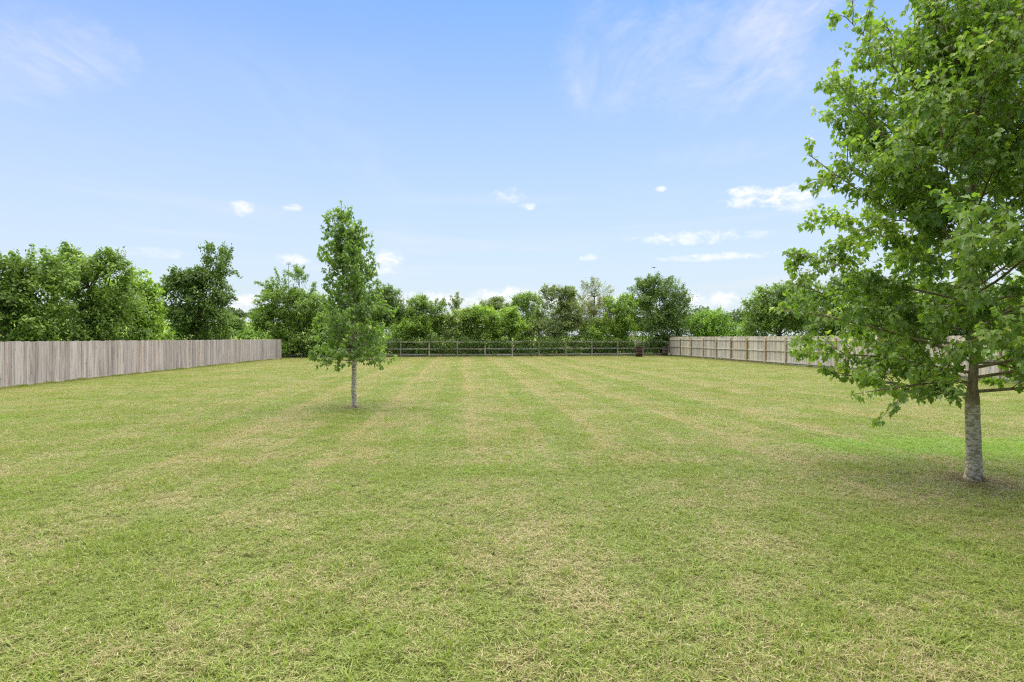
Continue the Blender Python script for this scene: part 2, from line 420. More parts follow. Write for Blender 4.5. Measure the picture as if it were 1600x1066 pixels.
# ------------------------------------------------------------------ ground, field, lawn
def hill(x, y):
    r = math.hypot(x, y)
    a = math.degrees(math.atan2(x, y))
    side = max(0.0, min(1.0, (-a - 10) / 12))                 # a field that climbs behind the left-hand corner
    k = max(0.0, min(1.0, (r - 85) / 260)); k = k * k * (3 - 2 * k)
    return k * (3.0 + 7.5 * side) - 0.02
xs = np.concatenate([np.linspace(-1600, -400, 8)[:-1], np.linspace(-400, 400, 81), np.linspace(400, 1600, 8)[1:]])
ys = np.concatenate([np.linspace(-700, -100, 5)[:-1], np.linspace(-100, 500, 61), np.linspace(500, 1900, 9)[1:]])
gv = np.array([(x, y, hill(x, y)) for y in ys for x in xs])
nx = len(xs)
gq = np.array([(j * nx + i, j * nx + i + 1, (j + 1) * nx + i + 1, (j + 1) * nx + i) for j in range(len(ys) - 1) for i in range(nx - 1)])
tag(obj('ground', np_mesh('ground', gv, [gq], M_MEADOW, smooth=True)), kind='structure')

FL0, FL1 = gp(0, 608), gp(425, 562)                            # left board fence: yard side foot line
FR1, FR0 = gp(1048, 556.5), gp(1257, 573.5)                     # right fence: post line
dl = (FL1 - FL0).normalized(); dr = (FR0 - FR1).normalized()
LA, LB = FL0 - dl * 6.5, FL1
RA, RB = FR1, FR1 + dr * 44.0
BA, BB = Vector((xat(441, 51.5), 51.5, 0)), Vector((xat(1044, 57.0), 57.0, 0))
lawn = [(-30, -6), (30, -6), (30, RB.y), (RB.x + .5, RB.y), (RA.x + .5, RA.y + 1.4), (BB.x, BB.y + 1.2), (BA.x - .5, BA.y + 1.2), (LB.x - .1, LB.y + .6), (LA.x - .1, LA.y), (-30, LA.y)]
lv = np.array([(x, y, .004) for x, y in lawn])
tag(obj('lawn', np_mesh('lawn', lv, [np.arange(len(lawn))[None, :]], M_LAWN)), kind='structure')

# grass: four tufty swatches of blades, set out over the whole lawn (one uncountable mass)
def swatch(n_tufts, per, R, lo, hi, wid, seed, flat=.25):
    r = np.random.default_rng(seed)
    n = n_tufts * per
    a = r.uniform(0, 2 * math.pi, n_tufts); q = R * np.sqrt(r.uniform(0, 1, n_tufts))
    c = np.repeat(np.stack([q * np.cos(a), q * np.sin(a)], 1), per, 0) + r.normal(0, .012, (n, 2))
    ln = r.uniform(lo, hi, n) * np.repeat(r.uniform(.7, 1.25, n_tufts), per)
    lean = np.abs(r.normal(.75, .38, n)); isflat = r.uniform(0, 1, n) < flat
    lean = np.where(isflat, r.uniform(1.25, 1.5, n), np.clip(lean, .05, 1.35))
    az = r.uniform(0, 2 * math.pi, n)
    d = np.stack([np.cos(az), np.sin(az)], 1); side = np.stack([-np.sin(az), np.cos(az)], 1)
    w = wid * r.uniform(.6, 1.4, n)
    z0 = np.where(isflat, r.uniform(.004, .035, n), 0.0)
    l2 = np.minimum(lean + r.uniform(.1, .5, n), 1.62)
    p0 = np.concatenate([c, z0[:, None]], 1)
    p1 = p0 + np.concatenate([d * (np.sin(lean) * ln * .55)[:, None], (np.cos(lean) * ln * .55)[:, None]], 1)
    p2 = p1 + np.concatenate([d * (np.sin(l2) * ln * .45)[:, None], (np.cos(l2) * ln * .45)[:, None]], 1)
    s3 = np.concatenate([side * w[:, None] * .5, np.zeros((n, 1))], 1)
    v = np.stack([p0 - s3, p0 + s3, p1 - s3 * .85, p1 + s3 * .85, p2], 1)
    b = (np.arange(n) * 5)[:, None]
    quads = b + np.array([[0, 1, 3, 2]]); tris = b + np.array([[2, 3, 4]])
    br = np.repeat(np.where(isflat, r.uniform(0, .55, n), r.uniform(0, 1, n) if flat else r.uniform(.72, 1, n)), 5)
    bh = np.tile(np.array([0, 0, .6, .6, 1.0]), n)
    return v.reshape(-1, 3), quads, tris, br, bh
SW = [swatch(430, 7, .5, .030, .066, .0031, 1), swatch(380, 8, .5, .026, .058, .0034, 2), swatch(300, 8, .5, .040, .085, .0048, 3, .12), swatch(470, 6, .5, .022, .055, .0029, 4, .42), swatch(9, 7, .075, .06, .115, .0058, 5, 0.0)]
vs, qs, ts, brs, bhs, kid = [], [], [], [], [], []
o_ = 0
for k, (v, q, tq, b1, b2) in enumerate(SW):
    vs.append(v); qs.append(q + o_); ts.append(tq + o_); brs.append(b1); bhs.append(b2); kid.append(np.full(len(v), k)); o_ += len(v)
step = .43
gx, gy = np.meshgrid(np.arange(-30, 30, step), np.arange(1.2, 60, step))
pts = np.stack([gx.ravel(), gy.ravel()], 1) + RNG.uniform(-.5, .5, (gx.size, 2)) * step
def lat(px, A, d): return (px[:, 0] - A.x) * (-d.y) + (px[:, 1] - A.y) * d.x     # signed distance to a line
keep = (np.abs(pts[:, 0]) < pts[:, 1] * 1.06 + 2.2)
keep &= lat(pts, LA, dl) < -.10
keep &= lat(pts, RA, dr) < .05
bd = (BB - BA).normalized()
keep &= lat(pts, BA, bd) < .4
pts = pts[keep]
n = len(pts)
prot = np.stack([np.zeros(n), np.zeros(n), RNG.uniform(0, 6.283, n)], 1)
psc = RNG.uniform(.9, 1.2, n); ph = RNG.uniform(.7, 1.15, n)
pk = RNG.choice(4, n, p=[.36, .30, .14, .20])
# uncut tufts along the feet of the fences
ex, eh = [], []
for A, B, d0, d1, hh, spc in ((LA, LB, .02, .12, 1.7, .30), (RA, RB, -.12, .18, 2.0, .35), (BA, BB, -.5, .5, 2.6, .30)):
    L = (B - A).length; dd = (B - A) / L; nn = Vector((dd.y, -dd.x, 0))
    for i in range(int(L / spc)):
        q = A + dd * (i + RNG.uniform()) * spc + nn * RNG.uniform(d0, d1)
        ex.append((q.x, q.y)); eh.append(hh * RNG.uniform(.5, 1.3))
ex = np.array(ex); m2 = len(ex)
pts = np.concatenate([pts, ex]); prot = np.concatenate([prot, np.stack([np.zeros(m2), np.zeros(m2), RNG.uniform(0, 6.28, m2)], 1)])
psc = np.concatenate([psc, RNG.uniform(.35, .6, m2)]); ph = np.concatenate([ph, np.array(eh)]); pk = np.concatenate([pk, np.full(m2, 2)])
nt = 900                                                              # coarse green tufts standing a little proud of the mown sward
ty = RNG.uniform(1.5, 20, nt); tp = np.stack([RNG.uniform(-1.02, 1.02, nt) * ty, ty], 1)
tp = tp[(lat(tp, LA, dl) < -.3) & (lat(tp, RA, dr) < -.2)]; nt = len(tp)
pts = np.concatenate([pts, tp]); prot = np.concatenate([prot, np.stack([np.zeros(nt), np.zeros(nt), RNG.uniform(0, 6.28, nt)], 1)])
psc = np.concatenate([psc, RNG.uniform(.7, 1.5, nt)]); ph = np.concatenate([ph, RNG.uniform(.55, 1.0, nt)]); pk = np.concatenate([pk, np.full(nt, 4)])
n = len(pts)
allv = np.concatenate(vs + [np.concatenate([pts, np.full((n, 1), .004)], 1)])
z = np.zeros(n)
me = np_mesh('grass', allv, [np.concatenate(qs), np.concatenate(ts)], M_GRASS,
             {'br': np.concatenate(brs + [z]), 'bh': np.concatenate(bhs + [z]),
              'kid': np.concatenate(kid + [pk + 10.0])}, smooth=True)
for nm, arr in (('prot', prot), ('psc', np.stack([psc, psc, ph], 1))):
    at = me.attributes.new(nm, 'FLOAT_VECTOR', 'POINT')
    at.data.foreach_set('vector', np.concatenate([np.zeros((o_, 3)), arr]).astype(np.float32).reshape(-1))
gobj = tag(obj('grass', me), 'short mown grass blades, green mixed with dry straw, covering the yard', 'grass', kind='stuff')
ng = bpy.data.node_groups.new('grass_spread', 'GeometryNodeTree')
ng.interface.new_socket('Geometry', in_out='INPUT', socket_type='NodeSocketGeometry')
ng.interface.new_socket('Geometry', in_out='OUTPUT', socket_type='NodeSocketGeometry')
gi, gout = ng.nodes.new('NodeGroupInput'), ng.nodes.new('NodeGroupOutput')
jn = ng.nodes.new('GeometryNodeJoinGeometry')
def named(nm, ty):
    a = ng.nodes.new('GeometryNodeInputNamedAttribute'); a.data_type = ty; a.inputs['Name'].default_value = nm
    return a.outputs['Attribute']
kidn, protn, pscn = named('kid', 'FLOAT'), named('prot', 'FLOAT_VECTOR'), named('psc', 'FLOAT_VECTOR')
def pick(val):
    c = ng.nodes.new('FunctionNodeCompare'); c.data_type = 'FLOAT'; c.operation = 'EQUAL'
    ng.links.new(kidn, c.inputs[0]); c.inputs[1].default_value = val; c.inputs['Epsilon'].default_value = .1
    sp = ng.nodes.new('GeometryNodeSeparateGeometry'); sp.domain = 'POINT'
    ng.links.new(gi.outputs[0], sp.inputs[0]); ng.links.new(c.outputs[0], sp.inputs[1])
    return sp.outputs[0]
for k in range(5):
    ip = ng.nodes.new('GeometryNodeInstanceOnPoints')
    ng.links.new(pick(k + 10.0), ip.inputs['Points']); ng.links.new(pick(float(k)), ip.inputs['Instance'])
    e2r = ng.nodes.new('FunctionNodeEulerToRotation'); ng.links.new(protn, e2r.inputs[0])
    ng.links.new(e2r.outputs[0], ip.inputs['Rotation']); ng.links.new(pscn, ip.inputs['Scale'])
    ng.links.new(ip.outputs[0], jn.inputs[0])
ng.links.new(jn.outputs[0], gout.inputs[0])
mod = gobj.modifiers.new('spread', 'NODES'); mod.node_group = ng

# ------------------------------------------------------------------ fences
def picket_mesh(name, w, th, h, ear, mat, seed):
    r = random.Random(seed)
    a = .5 * w
    e1, e2 = ear * r.uniform(.8, 1.2), ear * r.uniform(.8, 1.2)
    pr = [(-a, 0), (a, r.uniform(-.008, .008)), (a, h - e1), (a - e1 * .8, h), (-a + e2 * .8, h + r.uniform(-.004, .004)), (-a, h - e2)]
    cup = r.uniform(-.003, .003)
    v = [(x, cup if abs(x) < a - .01 else 0, z_) for x, z_ in pr] + [(x, th, z_) for x, z_ in pr]
    n = len(pr)
    side = [[i, (i + 1) % n, n + (i + 1) % n, n + i][::-1] for i in range(n)]
    return np_mesh(name, v, [np.array([list(range(n))]), np.array([[2 * n - 1 - i for i in range(n)]]), np.array(side)], mat)
def box_mesh(name, sx, sy, sz, mat, bev=.006):
    import bmesh
    bm = bmesh.new(); bmesh.ops.create_cube(bm, size=1)
    for v in bm.verts: v.co = Vector((v.co.x * sx, v.co.y * sy, (v.co.z + .5) * sz))
    bmesh.ops.bevel(bm, geom=list(bm.edges), offset=bev, segments=1, affect='EDGES')
    me = bpy.data.meshes.new(name); bm.to_mesh(me); bm.free(); me.materials.append(mat)
    return me
R = random.Random(5)
# left: boards face the yard
f = tag(empty('board_fence', LA, math.atan2(dl.y, dl.x)), 'weathered grey fence of upright boards, smooth face with no posts towards the lawn', 'fence')
PM = [picket_mesh('picket', .1395, .018, 1.745, .014, M_PICKET, i) for i in range(6)]
L = (LB - LA).length; i = 0; x = 0.0
while x < L:
    o = obj('picket', PM[i % 6], f, (x, R.uniform(0, .011), R.uniform(-.018, .016)))
    o.rotation_euler = (R.uniform(-.004, .004), R.uniform(-.002, .002), R.uniform(-.02, .02)); o.scale = (R.choice((1, 1, .985, .965, .95)), 1, 1)
    x += .1415; i += 1
rl = box_mesh('rail', L, .04, .09, M_POST)
for zz in (.25, .88, 1.5): obj('rail', rl, f, (L / 2, .046, zz))
# its short return towards the back corner
cd = (Vector((xat(440, 49.2), 49.2, 0)) - LB); cl = cd.length
f = tag(empty('board_fence', LB + cd.normalized() * .06, math.atan2(cd.y, cd.x)), 'short shaded end panel of grey boards closing the corner by the rail fence', 'fence')
for k in range(int(cl / .1415)):
    obj('picket', PM[k % 6], f, (k * .1415 + .07, 0, R.uniform(-.01, .01)))
# right: posts and rails face the yard
f = tag(empty('board_fence', RA, math.atan2(dr.y, dr.x)), 'grey dog-eared board fence with brown posts and three rails facing the lawn', 'fence')
PR = [picket_mesh('picket', .138, .018, 1.93, .030, M_PICKET_R, 20 + i) for i in range(6)]
bay = 2.40; L = (RB - RA).length
# yard lies on the -y side of this line (walking towards the camera the yard is on the right)
post = box_mesh('post', .10, .10, 1.86, M_POST, .008)
nb = int(L / bay)
for k in range(nb + 1):
    o = obj('post', post, f, (k * bay, -.055, R.uniform(-.02, .02))); o.rotation_euler = (R.uniform(-.008, .008), R.uniform(-.008, .008), R.uniform(-.05, .05))
rail = box_mesh('rail', bay - .11, .040, .088, M_RAIL)
for k in range(nb):
    for zz in (.16, .93, 1.66):
        o = obj('rail', rail, f, ((k + .5) * bay, -.028, zz + R.uniform(-.01, .01))); o.rotation_euler = (0, R.uniform(-.004, .004), 0)
x = 0.07; i = 0
while x < min(L, 299 * .1415):
    o = obj('picket', PR[i % 6], f, (x, R.uniform(0, .006), .05 + R.uniform(-.012, .012)))
    o.rotation_euler = (0, R.uniform(-.006, .006), R.uniform(-.02, .02)); x += .1415; i += 1
# back: three plank rails on square posts
f = tag(empty('rail_fence', BA, math.atan2(bd.y, bd.x)), 'open three-rail plank fence across the back of the lawn below the hedgerow', 'fence')
L = (BB - BA).length; nb = 14; bay = L / nb
post = box_mesh('post', .13, .11, 1.58, M_RAIL, .008)
for k in range(nb + 1):
    o = obj('post', post, f, (k * bay, 0, -.02 + R.uniform(-.03, .03))); o.rotation_euler = (R.uniform(-.015, .015), R.uniform(-.015, .015), 0)
rail = box_mesh('rail', bay - .01, .035, .145, M_RAIL)
for k in range(nb):
    for zz in (.14, .72, 1.40):
        o = obj('rail', rail, f, ((k + .5) * bay, .075, zz + R.uniform(-.02, .02))); o.rotation_euler = (0, R.uniform(-.008, .008), 0)

# ------------------------------------------------------------------ hedgerow trees and bushes
T = 'tree'; B = 'bush'; BT = 'trees and bushes behind the rail fence'
def hedge_tree(name, label, cat, Y, lobes, leaf='mid', sprays=(), density=1.0, size=.185, clump=.26, base=None, group='hedgerow trees and bushes around the yard', seed=0, depth=.85, per=16, maxz=None, trunk_r=None):
    """lobes: (px, py, rx, ry, density) of leafy masses as seen, sprays: (px0, py0, px1, py1, bend) of loose leafy shoots"""
    r = np.random.default_rng(1000 + seed)
    if group == BT and Y < 70:                       # grows hard up against the rail fence
        mp_ = sum(l[0] for l in lobes) / len(lobes)
        Y = 51.5 + (mp_ - 441) / 603 * 5.5 + 1.1 + max(0, Y - 58.5) * .5
    s = Y / F
    Ls = []
    for lb in lobes:
        px, py, rx, ry = lb[:4]; dn = lb[4] if len(lb) > 4 else 1.0
        Ls.append((np.array([xat(px, Y), Y + r.normal(0, .25) * rx * s, zat(py, Y)]), np.array([rx * s, max(.5 * (rx + ry), 8) * s * depth, ry * s]), dn))
    if seed in (1, 2, 3, 4, 5, 24, 26, 27, 28, 29) or (group == BT and Y < 70):
        x0 = min(l[0] - l[2] for l in lobes); x1 = max(l[0] + l[2] for l in lobes)
        for q in (.25, .75):
            px, rx = x0 + (x1 - x0) * q, (x1 - x0) * .30
            Ls.append((np.array([xat(px, Y), Y + .8, .95 if group == BT else 1.35]), np.array([rx * s, 1.0, 1.15 if group == BT else 1.35]), .8))
    bx = sum(l[0][0] * l[1][0] for l in Ls) / sum(l[1][0] for l in Ls) if base is None else xat(base, Y)
    root = np.array([bx, Y, -.05])
    P, V, Nn, SZ, CR = [], [], [], [], []
    limbs = Tubes()
    top = max(l[0][2] for l in Ls)
    tr = trunk_r or (.035 + .013 * top)
    zf = min(l[0][2] for l in Ls[:len(lobes)]) * .75
    forkp = root + np.array([r.normal(0, .1), r.normal(0, .1), max(.5, zf)])
    limbs.add([root, root * .5 + forkp * .5 + r.normal(0, .04, 3), forkp], [tr * 1.25, tr, tr * .9], 7)
    def leafset(C, outw, m, spread, crv, ls):
        q = C + r.normal(0, 1, (m, 3)) * spread
        nn = unit(outw * .9 + np.array([0, 0, .55]) + r.normal(0, .42, (m, 3)))
        vv = unit(r.normal(0, .7, (m, 3)) + outw * .5 + np.array([0, 0, -.45]))
        P.append(q); V.append(vv); Nn.append(nn); SZ.append(ls * r.uniform(.65, 1.3, m)); CR.append(np.full(m, crv))
    for c, rad, dn in Ls:
        b = c - (c - forkp) * .12
        mid = (forkp + b) / 2 + r.normal(0, .12, 3)
        limbs.add([forkp, mid, b], [tr * .6, tr * .42, tr * .22], 5)
        area = (rad[0] * rad[2] * .5 + rad[0] * rad[1] * .25 + rad[1] * rad[2] * .25) * 4 * math.pi
        rm = (rad[0] * rad[1] * rad[2]) ** (1 / 3)
        # boughs: leafy pads spread over the mass, each with a lit top and a dark underside
        npad = int(np.clip(area / (.55 * rm + .25) ** 2 * .75 * min(1, dn * 1.2), 2 if dn < .7 else 5, 34))
        u = unit(r.normal(0, 1, (npad, 3)) + [0, -.15, .12])
        kk = np.where(r.uniform(0, 1, npad) < .75, r.uniform(.62, .95, npad), r.uniform(.2, .6, npad))
        pc_ = c + u * kk[:, None] * rad
        pr_ = rm * r.uniform(.26, .48, npad) + .10
        ncl = max(3, int(area * density * min(dn, 1) * 7.0 / npad * (.75 if dn < .7 else 1)))
        pm = per if dn >= .7 else 8
        for j in range(npad):
            if pc_[j, 2] < .2: continue
            limbs.add([b, (b + pc_[j]) / 2 + r.normal(0, .08, 3), pc_[j]], [tr * .24, tr * .15, .008], 4)
            w_ = unit(r.normal(0, 1, (ncl, 3)) + [0, 0, .45] + u[j] * .35)
            Cs = pc_[j] + w_ * (pr_[j] * r.uniform(.55, 1.12, ncl))[:, None] * [1.1, 1.1, .72]
            tone = r.uniform(0, 1)
            for q in range(ncl):
                if Cs[q, 2] < .12: continue
                leafset(Cs[q], unit(w_[q] + u[j] * .3), pm, clump * r.uniform(.35, .75), np.clip(tone + r.normal(0, .18), 0, 1), size)
    auto = []
    if Y < 70 and seed not in (13, 24, 25):
        for lb in lobes:
            for _ in range(3):
                th = r.uniform(.15, math.pi - .15); q0, q1 = r.uniform(.55, .8), r.uniform(1.08, 1.38)
                cx_, cy_ = math.cos(th), math.sin(th) ** .8
                auto.append((lb[0] + lb[2] * q0 * cx_, lb[1] - lb[3] * q0 * cy_, lb[0] + lb[2] * q1 * cx_ + r.normal(0, 2), lb[1] - lb[3] * q1 * cy_ - 2, r.normal(0, 1.5)))
    for sp in list(sprays) + auto:
        x0, y0, x1, y1 = sp[:4]; bend = sp[4] if len(sp) > 4 else 0.0
        d0 = r.normal(0, .3)
        A = np.array([xat(x0, Y), Y + d0, zat(y0, Y)]); B = np.array([xat(x1, Y), Y + d0 + r.normal(0, .4), zat(y1, Y)])
        tt = np.linspace(0, 1, 6)[:, None]
        path = A * (1 - tt) + B * tt + np.array([0, 0, 1.0]) * (bend * s) * (4 * tt * (1 - tt)) + r.normal(0, .03, (6, 3))
        limbs.add(path, np.linspace(.022, .005, 6), 4)
        L_ = np.linalg.norm(B - A); k = int(L_ / .085) + 3
        for j in range(k):
            q = (j + r.uniform()) / k; i0 = min(int(q * 5), 4); w = q * 5 - i0
            C = path[i0] * (1 - w) + path[i0 + 1] * w
            leafset(C, unit(r.normal(0, 1, 3)), int(6 + 8 * (1 - q)), .05 + .16 * (1 - q), r.uniform(.2, 1), size * .85)
    P, V, Nn, SZ, CR = map(np.concatenate, (P, V, Nn, SZ, CR))
    vv, polys, k2 = leaf_arrays(P, V, Nn, SZ, OVAL, .3, .3)
    base_z = vv[:, 2] > .02
    e = tag(empty(name, (root[0], root[1], 0)), label, cat, group)
    o = np.array([root[0], root[1], 0])
    lr = np.repeat(r.uniform(0, 1, len(P)), k2)
    vv[:, 2] = np.maximum(vv[:, 2], .03)
    obj('crown', np_mesh('crown', vv - o, [polys], LEAF[leaf], {'lr': lr, 'cr': np.repeat(CR, k2)}, smooth=True), e)['kind'] = 'stuff'
    limbs.v = [q - o for q in limbs.v]
    obj('trunk', limbs.mesh('trunk', M_TWIG), e)
    return e

LT = 'trees and bushes behind the left board fence'; BT = 'trees and bushes behind the rail fence'; RT = 'trees and bushes behind the right board fence'
hedge_tree('hedge_tree', 'loose twiggy dark tree cut by the left picture edge behind the board fence', T, 26.5, [(-18, 470, 30, 55), (8, 490, 30, 42), (-5, 425, 18, 25, .6)], 'dark', [(2, 440, -4, 393), (10, 430, 14, 391), (14, 450, 34, 402), (4, 450, 20, 415)], seed=1, group=LT)
hedge_tree('hedge_tree', 'feathery thin-topped tree with many fine shoots above the left board fence', T, 28, [(48, 460, 36, 40), (55, 502, 48, 32), (74, 425, 22, 24, .6), (36, 430, 16, 20, .5), (92, 455, 20, 30)], 'mid', [(40, 430, 14, 391), (45, 430, 30, 402), (60, 430, 62, 390), (70, 420, 82, 391), (76, 420, 91, 396), (55, 435, 50, 405), (30, 440, 18, 420)], seed=2, group=LT)
hedge_tree('hedge_tree', 'full rounded tree with two leafy tops, widest above the left board fence', T, 30.5, [(116, 425, 24, 30), (110, 402, 10, 14), (148, 440, 38, 34), (172, 420, 22, 22), (178, 405, 10, 10), (120, 480, 50, 45), (170, 492, 45, 40), (197, 440, 15, 18, .7), (140, 510, 60, 25)], 'mid', [(160, 420, 166, 397), (176, 410, 182, 396), (108, 405, 104, 392), (190, 430, 202, 424)], seed=3, group=LT, size=.16)
hedge_tree('hedge_tree', 'yellow-green layered small tree with arching wisps beside the rounded tree', T, 34, [(200, 468, 38, 28), (214, 500, 36, 30), (236, 485, 14, 36), (180, 480, 26, 20), (215, 448, 18, 14, .6)], 'light', [(205, 448, 240, 427, 9), (215, 455, 243, 440, 5), (200, 450, 228, 424, 4), (225, 470, 243, 452, 2)], seed=4, group=LT)
hedge_tree('hedge_tree', 'tall ragged tree with a sparse leaning top and drooping side shoots', T, 41, [(296, 468, 36, 38), (318, 442, 28, 26), (335, 482, 22, 38, .9), (280, 502, 34, 28), (312, 510, 42, 22), (335, 415, 20, 22, .45), (326, 398, 11, 14, .4), (350, 402, 9, 14, .3), (295, 440, 20, 18)], 'dark', [(330, 425, 324, 377), (338, 418, 345, 388), (344, 420, 359, 384), (345, 425, 364, 404), (345, 430, 368, 432, 10), (340, 445, 372, 456, 3), (345, 455, 366, 468, 2), (345, 440, 358, 445, 2), (275, 450, 252, 430, 2), (285, 445, 262, 436, 2), (330, 470, 352, 478)], seed=5, group=LT)
hedge_tree('hedge_bush', 'small dark round bush standing alone against the pale field', B, 62, [(370, 514, 13, 13), (366, 506, 8, 9), (378, 520, 10, 9)], 'dark', [(368, 508, 366, 494), (374, 508, 379, 497)], seed=6, group=LT)
hedge_tree('hedge_bush', 'low bright weeds bush just behind the board fence near its far end', B, 50, [(350, 524, 16, 8), (395, 526, 16, 8), (328, 524, 14, 9)], 'bright', [(390, 524, 388, 512), (400, 524, 402, 513), (352, 522, 350, 512)], seed=7, group=LT)
hedge_tree('hedge_tree', 'broad bushy tree with upright spiky shoots overhanging the fence corner', T, 55.5, [(436, 482, 36, 30), (420, 506, 26, 22), (465, 505, 40, 36), (444, 464, 22, 15), (482, 474, 22, 26), (468, 434, 12, 14, .3), (450, 535, 20, 18), (486, 540, 20, 16), (510, 530, 22, 20)], 'mid', [(428, 450, 400, 441), (430, 465, 398, 461), (440, 455, 433, 420), (446, 450, 440, 426), (462, 440, 464, 412), (468, 435, 472, 414), (474, 440, 480, 428), (425, 455, 412, 436), (425, 480, 394, 485), (432, 450, 424, 432)], seed=8, group=BT)
hedge_tree('hedge_tree', 'dark dense tree behind the young lawn maple on its rail fence side', T, 64, [(610, 474, 22, 24), (590, 492, 30, 34), (622, 500, 22, 30), (560, 500, 35, 30), (604, 458, 12, 10)], 'dark', [(606, 460, 604, 450), (615, 462, 622, 454)], seed=9, group=BT)
hedge_tree('hedge_bush', 'leafy bush hidden mostly behind the young lawn maple', B, 60, [(520, 505, 30, 28), (545, 520, 35, 20), (500, 512, 20, 20)], 'mid', [], seed=10, group=BT)
hedge_tree('hedge_tree', 'two-topped green tree between the dark tree and the thin sapling', T, 61, [(655, 490, 20, 22), (682, 488, 16, 18), (650, 512, 30, 18), (676, 512, 20, 18), (658, 474, 9, 10)], 'mid', [(655, 478, 660, 463), (664, 478, 668, 466), (680, 478, 683, 467), (685, 482, 700, 477, 3), (645, 485, 640, 470)], seed=11, group=BT)
hedge_tree('hedge_bush', 'rounded leafy mound at the rail fence below the two-topped tree', B, 58.5, [(648, 512, 20, 14), (630, 520, 16, 14), (664, 522, 16, 12)], 'light', [], seed=12, group=BT)
hedge_tree('hedge_sapling', 'thin sapling with a bare stem and tuft of leaves above the pale bushes', T, 63, [(712, 474, 4, 5, .3)], 'grey', [(713, 500, 712, 456), (713, 478, 704, 462), (713, 480, 721, 466), (713, 476, 717, 457), (712, 488, 702, 474)], seed=13, group=BT, trunk_r=.05, base=714)
hedge_tree('hedge_bush', 'pale yellow-green bush in front of the glimpsed white roof', B, 60.5, [(712, 508, 26, 20), (700, 520, 22, 14), (730, 518, 22, 14), (720, 495, 14, 10, .7)], 'pale', [(720, 495, 726, 482), (708, 500, 700, 486)], seed=14, group=BT)
hedge_tree('hedge_bush', 'pale spreading bush with ragged top between sapling and far oaks', B, 60, [(752, 502, 26, 20), (770, 510, 24, 20), (745, 492, 16, 12, .8), (760, 522, 34, 12)], 'light', [(745, 492, 748, 478), (735, 496, 733, 482), (760, 496, 766, 486)], seed=15, group=BT)
hedge_tree('hedge_bush', 'light green cone-shaped bush right above the middle of the rail fence', B, 59.5, [(796, 506, 18, 20), (788, 520, 22, 12), (808, 520, 18, 14), (797, 492, 10, 10)], 'light', [(797, 492, 798, 482), (804, 498, 812, 488)], seed=16, group=BT)
hedge_tree('far_tree', 'far grey-green oak with flat spreading crown and pale trunk', T, 118, [(764, 478, 18, 8), (768, 500, 24, 14), (784, 480, 16, 8), (752, 486, 10, 7), (775, 472, 14, 6), (795, 486, 10, 8, .7)], 'grey', [], size=.28, clump=.42, density=.6, seed=17, group=BT)
hedge_tree('far_tree', 'far upright green tree with open lower branches behind the light cone bush', T, 98, [(820, 470, 20, 10), (812, 482, 14, 12), (834, 484, 14, 18, .8), (818, 502, 22, 16, .8), (826, 464, 12, 5), (838, 466, 12, 8, .6)], 'mid', [], size=.24, clump=.38, density=.6, seed=18, group=BT)
hedge_tree('hedge_bush', 'small dark round shrub beneath the far upright tree', B, 61, [(830, 516, 14, 13), (822, 524, 12, 9), (842, 506, 9, 20, .5)], 'grey', [(841, 515, 841, 478)], seed=19, group=BT)
hedge_tree('hedge_tree', 'dull green tree with a forked feathery top beside the olive tree', T, 62, [(870, 498, 26, 32), (860, 463, 14, 14, .8), (882, 462, 16, 12, .8), (892, 490, 18, 30), (862, 520, 24, 16)], 'grey', [(854, 468, 848, 447), (862, 462, 865, 446), (872, 462, 872, 450), (884, 460, 888, 448), (886, 462, 898, 447), (850, 480, 842, 462)], seed=20, group=BT)
hedge_tree('hedge_tree', 'olive brown thin-leaved tree with a fuzzy domed top', T, 63, [(925, 482, 30, 28), (930, 456, 26, 15, .6), (912, 506, 24, 24), (945, 502, 22, 24), (930, 446, 18, 7, .4)], 'olive', [(915, 455, 910, 443), (925, 450, 924, 440), (935, 450, 938, 441), (945, 455, 954, 446), (920, 452, 917, 441), (950, 458, 960, 453)], seed=21, group=BT, size=.12)
hedge_tree('hedge_tree', 'fresh green tree hanging bright leaves over the rail fence near the drum', T, 59.3, [(968, 478, 20, 16), (975, 498, 18, 22), (952, 512, 24, 16), (978, 520, 18, 14), (962, 534, 15, 11), (985, 470, 10, 8), (925, 522, 20, 14)], 'light', [(970, 470, 975, 458), (985, 470, 990, 458), (960, 535, 955, 545)], seed=22, group=BT)
hedge_tree('hedge_tree', 'tallest dense dark tree at the back right corner where the two fences meet', T, 60, [(1010, 462, 24, 24), (1030, 450, 24, 16), (1046, 470, 26, 30), (1016, 495, 30, 30), (1050, 505, 28, 26), (1066, 484, 11, 28, .8), (1001, 446, 10, 8), (1020, 438, 12, 6), (1030, 525, 38, 16), (1045, 540, 26, 10)], 'dark', [(1066, 470, 1070, 455), (1000, 445, 998, 434), (1040, 440, 1046, 434)], seed=23, group=BT, size=.16)
hedge_tree('vine_mound', 'bright green rounded mound of vines rising behind the right board fence', B, 57, [(1100, 506, 24, 20), (1114, 494, 18, 12), (1132, 512, 24, 16), (1092, 516, 20, 14), (1150, 522, 16, 10), (1110, 520, 30, 14)], 'bright', [(1080, 510, 1074, 500), (1118, 488, 1122, 481)], seed=24, group=RT)
hedge_tree('hedge_bush', 'small yellow-green bush between the vine mound and the big leafy tree', B, 50, [(1163, 516, 12, 10), (1172, 521, 14, 7)], 'bright', [], seed=25, group=RT)
